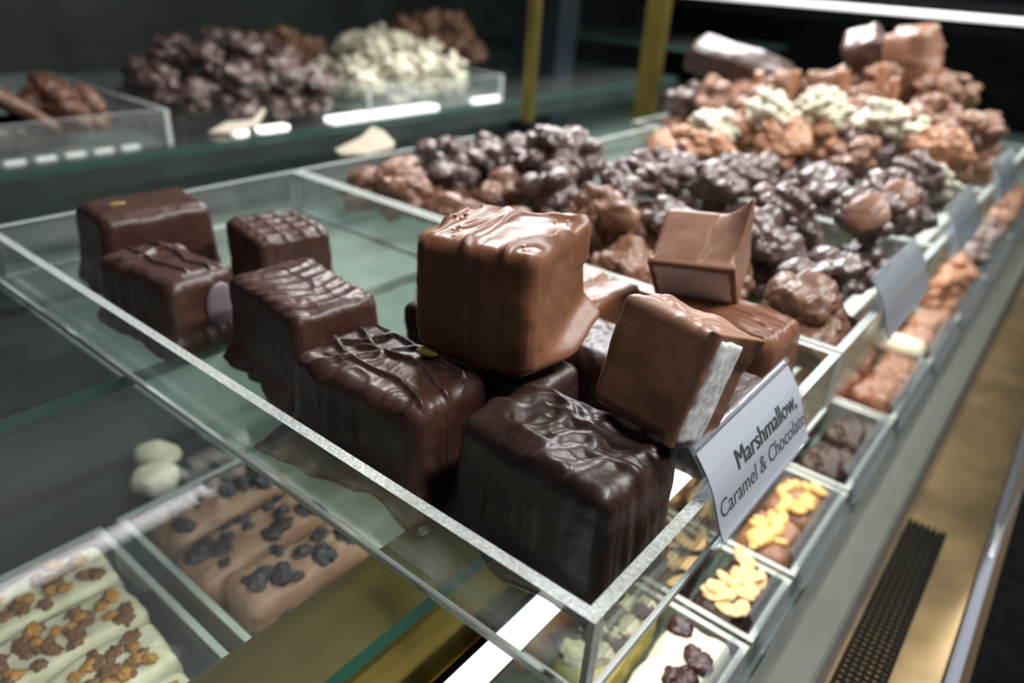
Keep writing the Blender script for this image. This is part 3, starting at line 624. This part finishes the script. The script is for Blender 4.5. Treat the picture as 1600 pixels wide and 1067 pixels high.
# tall dark blocks and slabs standing behind the farthest heap
def slab(x, y, z, size, eul, m, label, seed):
    V, F = block_verts(size, n=26, r=.05, taper=.02, seed=seed, lump=.02, drips=.01); V[:, 2] -= size[2] / 2
    o = link('chocolate_slab', mesh_np('chocolate_slab', V * U, F), m, loc=P(x, y, z), rot=tuple(D2R(a) for a in eul)); tag(o, label, 'chocolate')
slab(-2.35, 5.75, .41, (.75, .35, .22), (15, 12, 10), 'dark', 'dark ridged chocolate slab standing on the left of the farthest heap', 1)
slab(-1.50, 6.05, .50, (.26, .34, .5), (20, -25, 10), 'dark2', 'upright dark slab at the back of the farthest heap', 2)
slab(-1.20, 6.0, .56, (.30, .3, .46), (15, -15, -10), 'cl_milk', 'brown slab at the very top of the farthest heap', 3)
# broken shell pieces lying on the heap
def disc(name, x, y, z, r, th, m, label, cat, eul=(0, 0, 0), seed=1, el=1.0):
    G, F = cube_grid(16); V = G / np.linalg.norm(G, axis=1, keepdims=True) * np.array([r, r * el, th]); V = V * (1 + .08 * fbm(V / r * 1.6, seed))[:, None]
    o = link(name, mesh_np(name, V * U, F), m, loc=P(x, y, z), rot=tuple(D2R(a) for a in eul)); return tag(o, label, cat)
disc('wafer_drop', -.57, 3.32, .25, .075, .03, 'cl_milk', 'round pinkish chocolate drop on the right of the heap, upper one', 'chocolate', (50, 10, 0))
disc('wafer_drop', -.60, 2.98, .24, .085, .03, 'cl_milk', 'round pinkish chocolate drop on the right of the heap, lower one', 'chocolate', (50, 0, 0), 2)

# ------------------------------------------------------------------ upper glass shelf and the lamp under it
def shelf(x0, x1, y0, y1, z, label, th=.045, cat='shelf', edge='green_edge'):
    s = empty('glass_shelf', P((x0 + x1) / 2, (y0 + y1) / 2, z)); tag(s, label, cat)
    me = boxmesh('glass_sheet', [((x0 - x1) / 2, (x1 - x0) / 2, (y0 - y1) / 2, (y1 - y0) / 2, 0, th)]); o = link('glass_sheet', me, ('glass', edge, 'dull_edge'), parent=s)
    for p in me.polygons:
        if abs(p.normal.z) < .5: p.material_index = 2 if p.normal.x < -.5 else 1
    return s
shelf(-2.13, -.795, -.6, 9.5, -.262, 'green-edged glass shelf carrying the acrylic trays')
def tube(name, x, z, r, y0, y1, mname, parent=None, seg=32, ry=None):
    bm = bmesh.new(); ry = ry or r
    rings = [[bm.verts.new((math.cos(a) * r * U, yy * U, math.sin(a) * ry * U)) for a in [2 * math.pi * i / seg for i in range(seg)]] for yy in (-(y1 - y0) / 2, (y1 - y0) / 2)]
    for i in range(seg): bm.faces.new((rings[0][i], rings[0][(i + 1) % seg], rings[1][(i + 1) % seg], rings[1][i]))
    bm.faces.new(rings[0][::-1]); bm.faces.new(rings[1]); bmesh.ops.recalc_face_normals(bm, faces=bm.faces)
    me = bpy.data.meshes.new(name); bm.to_mesh(me); bm.free()
    for p in me.polygons: p.use_smooth = len(p.vertices) == 4
    o = link(name, me, mname); o.location = P(x, (y0 + y1) / 2, z)
    if parent: o.parent = parent; o.location = P(x, (y0 + y1) / 2, z) - parent.location
    return o
lamp = empty('shelf_lamp', P(-.9, 3.5, -.45)); tag(lamp, 'round gold lamp housing with a white light strip under the glass shelf', 'lamp')
tube('gold_housing', -.945, -.475, .19, -.5, 9.2, 'gold', lamp)
box('light_strip', (-.72, -.66, -.5, 9.2, -.43, -.40), 'tube', lamp)['label'] = 'bright white light strip'
box('strip_bracket', (-.775, -.665, -.5, 9.2, -.455, -.431), 'gold_dark', lamp)
box('strip_trim', (-.734, -.7205, -.5, 9.2, -.43, -.392), 'black', lamp)
cl_ = empty('case_lamp', P(.7, 5.8, 3.42)); tag(cl_, 'long strip lamp under the top of the case', 'lamp')
box('lamp_housing', (.54, .86, 1.2, 10.4, 3.40, 3.50), 'gold_dark', cl_)
box('lamp_diffuser', (.57, .83, 1.25, 10.35, 3.385, 3.40), 'tube_dim', cl_)
cr_ = empty('case_lamp', P(-3.6, 6.0, 3.42)); tag(cr_, 'strip lamp with an added shading baffle over the rear of the case', 'lamp')
box('lamp_housing', (-4.05, -3.15, 3.3, 10.5, 3.40, 3.50), 'gold_dark', cr_)
box('added_baffle', (-4.08, -4.05, 1.5, 10.6, 2.50, 3.40), 'gold_dark', cr_)  # unseen flap, added to keep this lamp's light off the rear heaps

# ------------------------------------------------------------------ lower deck
box('floor', (-9, 3.5, -1.5, 17, -1.9, -1.85), 'black')['kind'] = 'structure'
def struct(name, b, m, bevel=0.0):
    o = box(name, b, m, bevel=bevel); o['kind'] = 'structure'; return o
struct('trim_1', (-9, -1.12, -1.2, 1.42, -1.20, -1.135), 'deck_shade')  # unlit part of the lower deck, painted dark instead of shaded
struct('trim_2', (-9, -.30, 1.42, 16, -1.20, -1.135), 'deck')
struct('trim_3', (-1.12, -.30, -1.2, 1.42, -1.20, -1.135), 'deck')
struct('trim_4', (-.30, -.135, -1.2, 15, -1.30, -1.0), 'rail', .012)
struct('trim_5', (-.135, -.112, -1.2, 15, -1.5, -1.06), 'brown')
struct('trim_6', (-.112, .20, -1.2, 15, -1.10, -1.06), 'gold_ledge')
struct('trim_7', (.195, .232, -1.2, 15, -1.10, -1.0), 'bluegrey', .006)
struct('trim_8', (.232, .262, -1.2, 15, -1.10, -1.03), 'bronze_trim', .004)
pane = struct('window_1', (.206, .216, 3.0, 15, -1.0, 3.4), 'pane')
# slotted air grille let into the ledge
g = empty('air_grille', P(-.035, 2.2, -1.06)); tag(g, 'black slotted air grille in the gold ledge beside the front glass', 'air grille')
box('grille_tray', (-.10, .045, .9, 3.12, -1.0599, -1.058), 'gold_dark', g)
bars = []
yy = .92
while yy < 3.1: bars.append((0, 0, yy - 2.2 + .0, yy - 2.2 + .017, .002, .006)); yy += .028
xx = -.10
mb = [( -.100 + .035, .045 + .035, b[2], b[3], .002, .006) for b in bars] + [(x_ + .035, x_ + .035 + .014, .9 - 2.2, 3.12 - 2.2, .002, .0065) for x_ in (-.1, -.076, -.052, -.028, -.004, .02, .037)]
link('grille_bars', boxmesh('grille_bars', mb), 'grille', parent=g)

# ------------------------------------------------------------------ bars with toppings
def topping_mesh(name, kind, seed):
    rg = np.random.default_rng(seed); G, F = cube_grid(8); D = G / np.linalg.norm(G, axis=1, keepdims=True)
    if kind == 'flake': V = D * np.array([.050, .028, .010]); V *= (1 + .15 * fbm(D * 1.5, seed))[:, None]; V[:, 2] += .16 * np.abs(V[:, 0])
    elif kind == 'cashew':
        V = D * np.array([.055, .024, .020]); a = V[:, 0] / .055 * 1.5; rad = .036 + V[:, 1]; V = np.stack([np.sin(a) * rad, np.cos(a) * rad - .03, V[:, 2]], 1)
    elif kind == 'berry': V = D * np.array([.042, .034, .020]); V *= (1 + .30 * fbm(D * 2.6, seed, 3))[:, None]
    else: V = D * np.array([.030, .022, .014]); V *= (1 + .4 * fbm(D * 2.2, seed, 3))[:, None]
    return mesh_np(name, V * U, F)
TOP = {'almond_flake': ('flake', 'almond'), 'cashew': ('cashew', 'cashew'), 'blueberry': ('berry', 'berry'), 'cranberry': ('berry', 'cran'), 'pecan_piece': ('bit', 'pecan'), 'candied_nut': ('bit', 'orange_peel'), 'white_drop': ('berry', 'white_choc')}
TOPM = {}
for i, (k, (sh, m)) in enumerate(TOP.items()):
    TOPM[k] = [topping_mesh(k, sh, 40 + i * 5 + j) for j in range(3)]
    for me in TOPM[k]: me.materials.append(M[m])
rb = random.Random(7)
BAR_CACHE = {}
def bar(name, mname, x, y, size, ztop, yaw, label, toppings, group=None, seed=None, r=.05, tilt=(0, 0), cat='chocolate bar', lump=.012, topf=None, taper=.06):
    key = (name, mname, size, seed)
    if key not in BAR_CACHE:
        V, F = block_verts(size, n=36, r=r, taper=taper, seed=seed or 1, lump=lump, drips=.004, top=topf or waves(.008, seed or 1, 1.5))
        BAR_CACHE[key] = mesh_np(name, V * U, F); BAR_CACHE[key].materials.append(M[mname])
    o = link(name, BAR_CACHE[key], mname, loc=P(x, y, ztop - size[2]), rot=(D2R(tilt[0]), D2R(tilt[1]), D2R(yaw))); tag(o, label, cat, group)
    for kind, cnt, sc_ in toppings:
        for i in range(cnt):
            v = (i + .5) / cnt * 2 - 1
            c = link(kind, rb.choice(TOPM[kind]), TOP[kind][1], parent=o, loc=(rb.uniform(-.36, .36) * size[0] * U, (v * .42 + rb.uniform(-.06, .06)) * size[1] * U, (size[2] + (.010 if kind not in ('blueberry', 'pecan_piece') else .002)) * U), rot=(rb.uniform(-.3, .3), rb.uniform(-.3, .3), rb.uniform(0, 6.28)))
            c.scale = (sc_ * rb.uniform(.8, 1.25),) * 3
    return o
# blueberry bars in the rear lower tray
tray(-2.35, -1.30, .77, 1.34, -.90, -1.13, 'low clear acrylic tray of milk chocolate blueberry bars on the lower deck', th=.024)
blu = [(-2.16, 1.075, .48, 'rear'), (-1.915, 1.06, .52, 'middle'), (-1.68, 1.08, .48, 'front')]
for i, (x, y, ln_, wd) in enumerate(blu):
    bar('milk_chocolate_bar', 'caramel_pale', x, y, (.225, ln_, .17), -.90 + (.03 if i else .05), 2 - 3 * i, 'milk chocolate bar with dried blueberries on top, the %s one of the row' % wd, [('blueberry', 10, .85), ('blueberry', 8, .6)], seed=70 + i, r=.06)
bar('milk_chocolate_bar', 'caramel_pale', -1.45, 1.09, (.2, .46, .17), -.92, -2, 'milk chocolate blueberry bar next to the gold lamp housing', [('blueberry', 10, 1.0)], seed=75, r=.06)
for i, (x, wd) in enumerate(((-2.04, 'left'), (-1.80, 'right'))):
    bar('milk_chocolate_bar', 'milk', x, 1.03, (.21, .46, .10), -1.035, 3, 'milk chocolate bar in the lower layer under the blueberry bars, %s one' % wd, [], seed=78)
# nougat bars
tray(-2.35, -1.15, -.35, .715, -.90, -1.13, 'low clear acrylic tray of white chocolate bars at the lower left', th=.024)
for i, (x, wd) in enumerate(((-2.19, 'rear'), (-1.965, 'second'), (-1.74, 'third'), (-1.515, 'front'))):
    bar('white_chocolate_bar', 'white_choc', x, .40 - .02 * i, (.20, .52, .17), -.90, -1, 'white chocolate bar strewn with chopped pecans, %s bar from the back of its tray' % wd, [('pecan_piece', 24, .85), ('candied_nut', 14, .75)], seed=82 + i % 2, r=.035)
# front lower trays
FR = [(1.30, 1.82), (1.84, 2.205), (2.225, 2.87), (2.89, 3.62), (3.64, 4.45), (4.47, 5.28), (5.3, 6.3), (6.32, 7.7), (7.72, 9.4)]
WH = ['first lower tray, of white bars', 'second lower tray, of almond bars', 'third lower tray, of cashew chocolates', 'fourth lower tray, of dark glossy pieces', 'fifth lower tray, of reddish pieces', 'sixth lower tray, of brown pieces', 'seventh lower tray, of orange clusters', 'eighth lower tray, of dark clusters', 'ninth lower tray, farthest away']
for (a, b), wl in zip(FR, WH): tray(-1.10, -.335, a, b, -.90, -1.13, 'clear acrylic %s' % wl, th=.022)
sm = waves(.010, 4, 1.4)
bar('white_chocolate_bar', 'white_choc', -.475, 1.57, (.20, .42, .18), -.895, -1, 'white chocolate bar with a line of dark cranberries, nearest the front rail', [('cranberry', 7, 1.0)], seed=90, r=.04)
bar('white_chocolate_bar', 'cream_side', -.475, 1.57, (.212, .435, .13), -.945, -1, 'yellowish base layer under the white cranberry bar by the rail', [], seed=91, r=.03)
bar('white_chocolate_bar', 'cream_side', -.715, 1.57, (.19, .42, .17), -.905, 1, 'yellow-sided bar covered with white drops and cranberries, left of the white cranberry bar', [('cranberry', 7, 1.15), ('white_drop', 8, 1.1)], seed=92, r=.05)
bar('milk_chocolate_bar', 'caramel', -.955, 1.56, (.20, .44, .17), -.90, 0, 'orange-brown bar with dark cranberries beside the white light strip', [('cranberry', 9, 1.2)], seed=93, r=.06)
bar('dark_chocolate_bar', 'dark', -.475, 2.03, (.19, .32, .17), -.895, -3, 'dark chocolate bar with sliced almonds, nearest the front rail', [('almond_flake', 14, 1.0)], seed=95)
bar('dark_chocolate_bar', 'dark', -.72, 2.03, (.19, .32, .17), -.905, 4, 'dark chocolate bar with almonds, second from the front rail', [('almond_flake', 9, .9)], seed=96)
bar('dark_chocolate_bar', 'dark', -.95, 2.03, (.18, .32, .17), -.91, 0, 'dark almond bar half hidden by the tray above', [('almond_flake', 7, .9)], seed=95)
for i, (x, y, wd) in enumerate(((-.49, 2.40, 'nearest the rail'), (-.49, 2.70, 'by the rail, rear one'), (-.73, 2.40, 'inner front one'), (-.73, 2.70, 'inner rear one'), (-.96, 2.40, 'front one under the upper tray'), (-.96, 2.70, 'rear one under the upper tray'))):
    bar('cashew_chocolate', 'milk2', x, y, (.21, .27, .16), -.905, 0, 'milk chocolate square piled with golden cashews, %s' % wd, [('cashew', 5, 1.0), ('cashew', 4, .8)], seed=100 + i % 2, cat='chocolate')
for i, (x, y, wd) in enumerate(((-.48, 3.06, 'nearest the rail'), (-.72, 3.06, 'second from the rail'), (-.47, 3.38, 'rear one by the rail'), (-.72, 3.38, 'rear inner one'), (-.95, 3.2, 'innermost'))):
    bar('glossy_dark_chocolate', 'dark', x, y, (.20, .28, .17), -.885, rb.uniform(-6, 6), 'glossy lumpy dark chocolate piece, %s of its lower tray' % wd, [], seed=110 + i % 2, lump=.022, cat='chocolate', topf=waves(.02, 6, 2.2))
def row(y0, y1, nx, ny, name, m, z, label, seed, size=(.2, .3, .16), lump=.02, cat='chocolate'):
    for i in range(nx):
        for j in range(ny):
            x = -.47 - i * .235; y = y0 + (y1 - y0) * (j + .5) / ny
            bar(name, m, x, y, size, z + rb.uniform(-.01, .02), rb.uniform(-9, 9), label % (['outer', 'middle', 'inner'][i], ['front', 'middle', 'rear'][j] if ny > 1 else 'only'), [], seed=seed, lump=lump, cat=cat, topf=waves(.02, seed, 2.0))
row(3.68, 4.42, 3, 2, 'glossy_caramel_chocolate', 'milk', -.87, 'reddish glossy chocolate piece in the fifth lower tray, %s column, %s row', 121, (.2, .34, .17))
row(4.50, 5.25, 3, 2, 'milk_chocolate_piece', 'milk2', -.85, 'pale brown chocolate piece in the sixth lower tray, %s column, %s row', 123, (.2, .34, .18))
bx_ = bar('white_chocolate_bar', 'white_choc', -.56, 4.47, (.34, .12, .09), -.80, 2, 'bright white block across the top of the pale brown pieces', [], seed=125)
for (a, b), k, wl in (((5.3, 6.3), 'O', 'orange'), ((6.32, 7.7), 'D', 'dark'), ((7.72, 9.4), 'M', 'brown')):
    for i in range(3):
        for j in range(int((b - a) / .3)):
            lb = '%s clusters heaped in the distant lower trays along the rail' % wl
            cluster(k, -.50 - .24 * i, a + .16 + j * .3, -.93 + .05 * (i == 1) + .13 * (k != 'O'), .95, wl + ' cluster in the distant lower tray along the front rail', lb)
            if k == 'O': cluster(k, -.52 - .2 * i, a + .2 + j * .3, -.80, .9, wl + ' cluster in the distant lower tray along the front rail', lb)
# clear price-strip holders along the front rail
for i, ((a, b), wl) in enumerate(zip(FR, WH)):
    s = label_holder(a + .05, b - .05, 'clear empty label holder on the front of the ' + wl.split(',')[0], card=None, dx=.062, dz=-.905, bare=True)

# ------------------------------------------------------------------ the far side of the case
shelf(-8.0, -4.72, -.5, 9.5, -.26, 'rear glass shelf with dark clusters across the case', edge='dull_edge')
st = box('shelf_rail', (-4.74, -4.69, -.5, 9.5, -.40, -.262), 'dim'); tag(st, 'dark metal rail under the edge of the rear glass shelf', 'rail')
tray(-6.6, -4.80, .3, 2.45, .02, -.21, 'clear acrylic tray at the left end of the rear shelf', th=.03)
tray(-6.6, -4.80, 4.15, 5.9, .02, -.21, 'clear acrylic tray of white clusters at the right of the rear shelf', th=.03)
rr_ = random.Random(3)
def rheap(k, y0, y1, x0, x1, htop, label, n_lay=3, s=1.15):
    y = y0
    while y <= y1 + 1e-6:
        x = x1
        while x >= x0 - 1e-6:
            t = 1 - abs((y - (y0 + y1) / 2) / ((y1 - y0) / 2 + .25)) ** 2
            top = -.12 + htop * max(t, 0) * (.55 + .45 * min(1, (x1 - x) / .5 + .3))
            z = top; lay = 0
            while z > -.19 and lay < n_lay:
                cluster(k, x + rr_.uniform(-.06, .06), y + rr_.uniform(-.06, .06), max(z, -.06), s, label, label.replace('cluster', 'clusters')); z -= .22; lay += 1
            x -= .36
        y += .33
rheap('B', 2.0, 2.25, -5.7, -5.05, .22, 'brown cluster at the left of the rear shelf, tray corner in front')
rheap('D', 2.75, 3.95, -5.9, -5.0, .42, 'nearly black cluster in the middle heap of the rear shelf', 2)
rheap('B', 3.7, 4.4, -6.1, -5.8, .62, 'brown cluster on the crest of the rear shelf heap', 2)
rheap('W', 4.42, 5.6, -5.9, -5.05, .40, 'white popcorn-like cluster heaped at the right of the rear shelf', 2)
rheap('B', 5.6, 7.2, -6.4, -6.2, .75, 'brown cluster behind the white heap on the rear shelf', 2)
# left end: brown slabs leaning
slab(-5.2, 1.60, .12, (.5, .62, .09), (-38, 0, 0), 'cl_brown', 'thin brown chocolate slab leaning at the far left edge', 4)
slab(-5.2, 1.55, -.11, (.45, .6, .16), (0, 0, 0), 'dark', 'dark slab under the leaning brown slab at the far left edge', 5)
# bright white emissive strips lying along the rear shelf
rl = empty('rear_shelf_strips', P(-4.82, 4.4, -.2)); tag(rl, 'glowing white strips along the front of the rear glass shelf', 'lamp')
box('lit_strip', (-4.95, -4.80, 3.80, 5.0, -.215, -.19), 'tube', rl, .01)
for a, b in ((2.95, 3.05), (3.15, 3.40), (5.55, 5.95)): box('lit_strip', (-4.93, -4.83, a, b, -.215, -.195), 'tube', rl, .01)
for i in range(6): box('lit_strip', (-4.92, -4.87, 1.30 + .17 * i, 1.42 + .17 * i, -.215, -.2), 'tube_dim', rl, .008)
# cream paper corner behind the second tray, and another on the rear shelf
def paper(x, y, z, pts, label, m='paper', th=.012, yaw=0, lean=-35):
    """a folded piece of card: outline pts (y, z) extruded thinly along x"""
    bm = bmesh.new(); n = len(pts)
    A = [bm.verts.new((0, p[0] * U, p[1] * U)) for p in pts]; B = [bm.verts.new((-th * U, p[0] * U, p[1] * U)) for p in pts]
    bm.faces.new(A); bm.faces.new(B[::-1])
    for i in range(n): bm.faces.new((A[i], B[i], B[(i + 1) % n], A[(i + 1) % n]))
    bmesh.ops.recalc_face_normals(bm, faces=bm.faces); me = bpy.data.meshes.new('paper_corner'); bm.to_mesh(me); bm.free()
    o = link('paper_corner', me, m, loc=P(x, y, z), rot=(0, D2R(lean), D2R(yaw))); return tag(o, label, 'paper')
paper(-3.25, 2.78, .02, [(-.17, -.012), (-.02, .06), (.05, .125), (.11, .10), (.17, .03), (.16, .0), (.02, -.04), (-.14, -.04)], 'pointed cream paper corner standing behind the second tray', th=.03, yaw=-35)
paper(-4.86, 2.95, -.17, [(-.18, -.03), (-.05, .05), (.12, .06), (.20, .16), (.22, .14), (.16, .03), (0, -.03)], 'small cream paper scrap in front of the dark clusters on the rear shelf', th=.02, yaw=-35)
paper(-4.98, 4.62, -.02, [(-.13, .08), (.13, .10), (.17, -.08), (-.07, -.09)], 'small grey card in front of the white clusters on the rear shelf', m='cardtext', yaw=-35)
# cream sweets glimpsed under the shelf on the left
disc('white_truffle', -2.84, 1.155, -1.07, .105, .055, 'paper', 'cream coloured lozenge behind the blueberry tray, upper one', 'chocolate', (0, 0, 20), 3, .85)
disc('white_truffle', -2.69, 1.07, -1.07, .10, .06, 'paper', 'cream coloured round sweet behind the blueberry tray, lower one', 'chocolate', (0, 0, 0), 4)

# case back, gold posts, far end
struct('wall_back', (-9.0, -8.9, -2, 17, -1.9, 4.2), 'dim')
struct('wall_far', (-9.0, 1.2, 16.2, 16.3, -1.9, 4.2), 'black')
struct('wall_near', (-9.0, -3.4, -2.1, -2.0, -1.9, 4.2), 'black')
struct('trim_9', (-6.3, -5.6, 7.9, 8.3, -1.9, 3.0), 'navy')
def post(x, y, w_, label, z1=2.6):
    o = box('gold_post', (x - w_ / 2, x + w_ / 2, y - w_ / 2, y + w_ / 2, -.25, z1), 'olive', bevel=.01); return tag(o, label, 'post')
post(-3.05, 5.65, .15, 'broad gold upright post left of the orange cluster heap')
post(-4.05, 5.35, .09, 'thin dim gold upright post above the dark clusters')
end = empty('far_light', P(-3.0, 10.9, .75)); tag(end, 'pale light strip across the far end of the case, at the top right', 'lamp')
box('lamp_bar', (-6.5, -.2, 10.8, 10.95, .735, .80), 'tube_dim', end, .02)
box('lamp_backing', (-6.5, -.2, 10.96, 11.02, .60, .95), 'black', end)
# opposite counter: dim pale lines of further shelves behind the posts
for (z, y0, lb) in ((.10, 5.9, 'dim distant glass shelf behind the posts'),):
    shelf(-8.0, -4.2, 9.6, 12.0, z, lb, edge='dull_edge')

et = empty('case_lamp', P(-5.7, .4, 3.4)); tag(et, 'thin tube lamp over the near end of the case, mirrored in the glass shelf', 'lamp')
box('lamp_housing', (-5.82, -5.58, -1.95, 2.8, 3.36, 3.46), 'gold_dark', et)
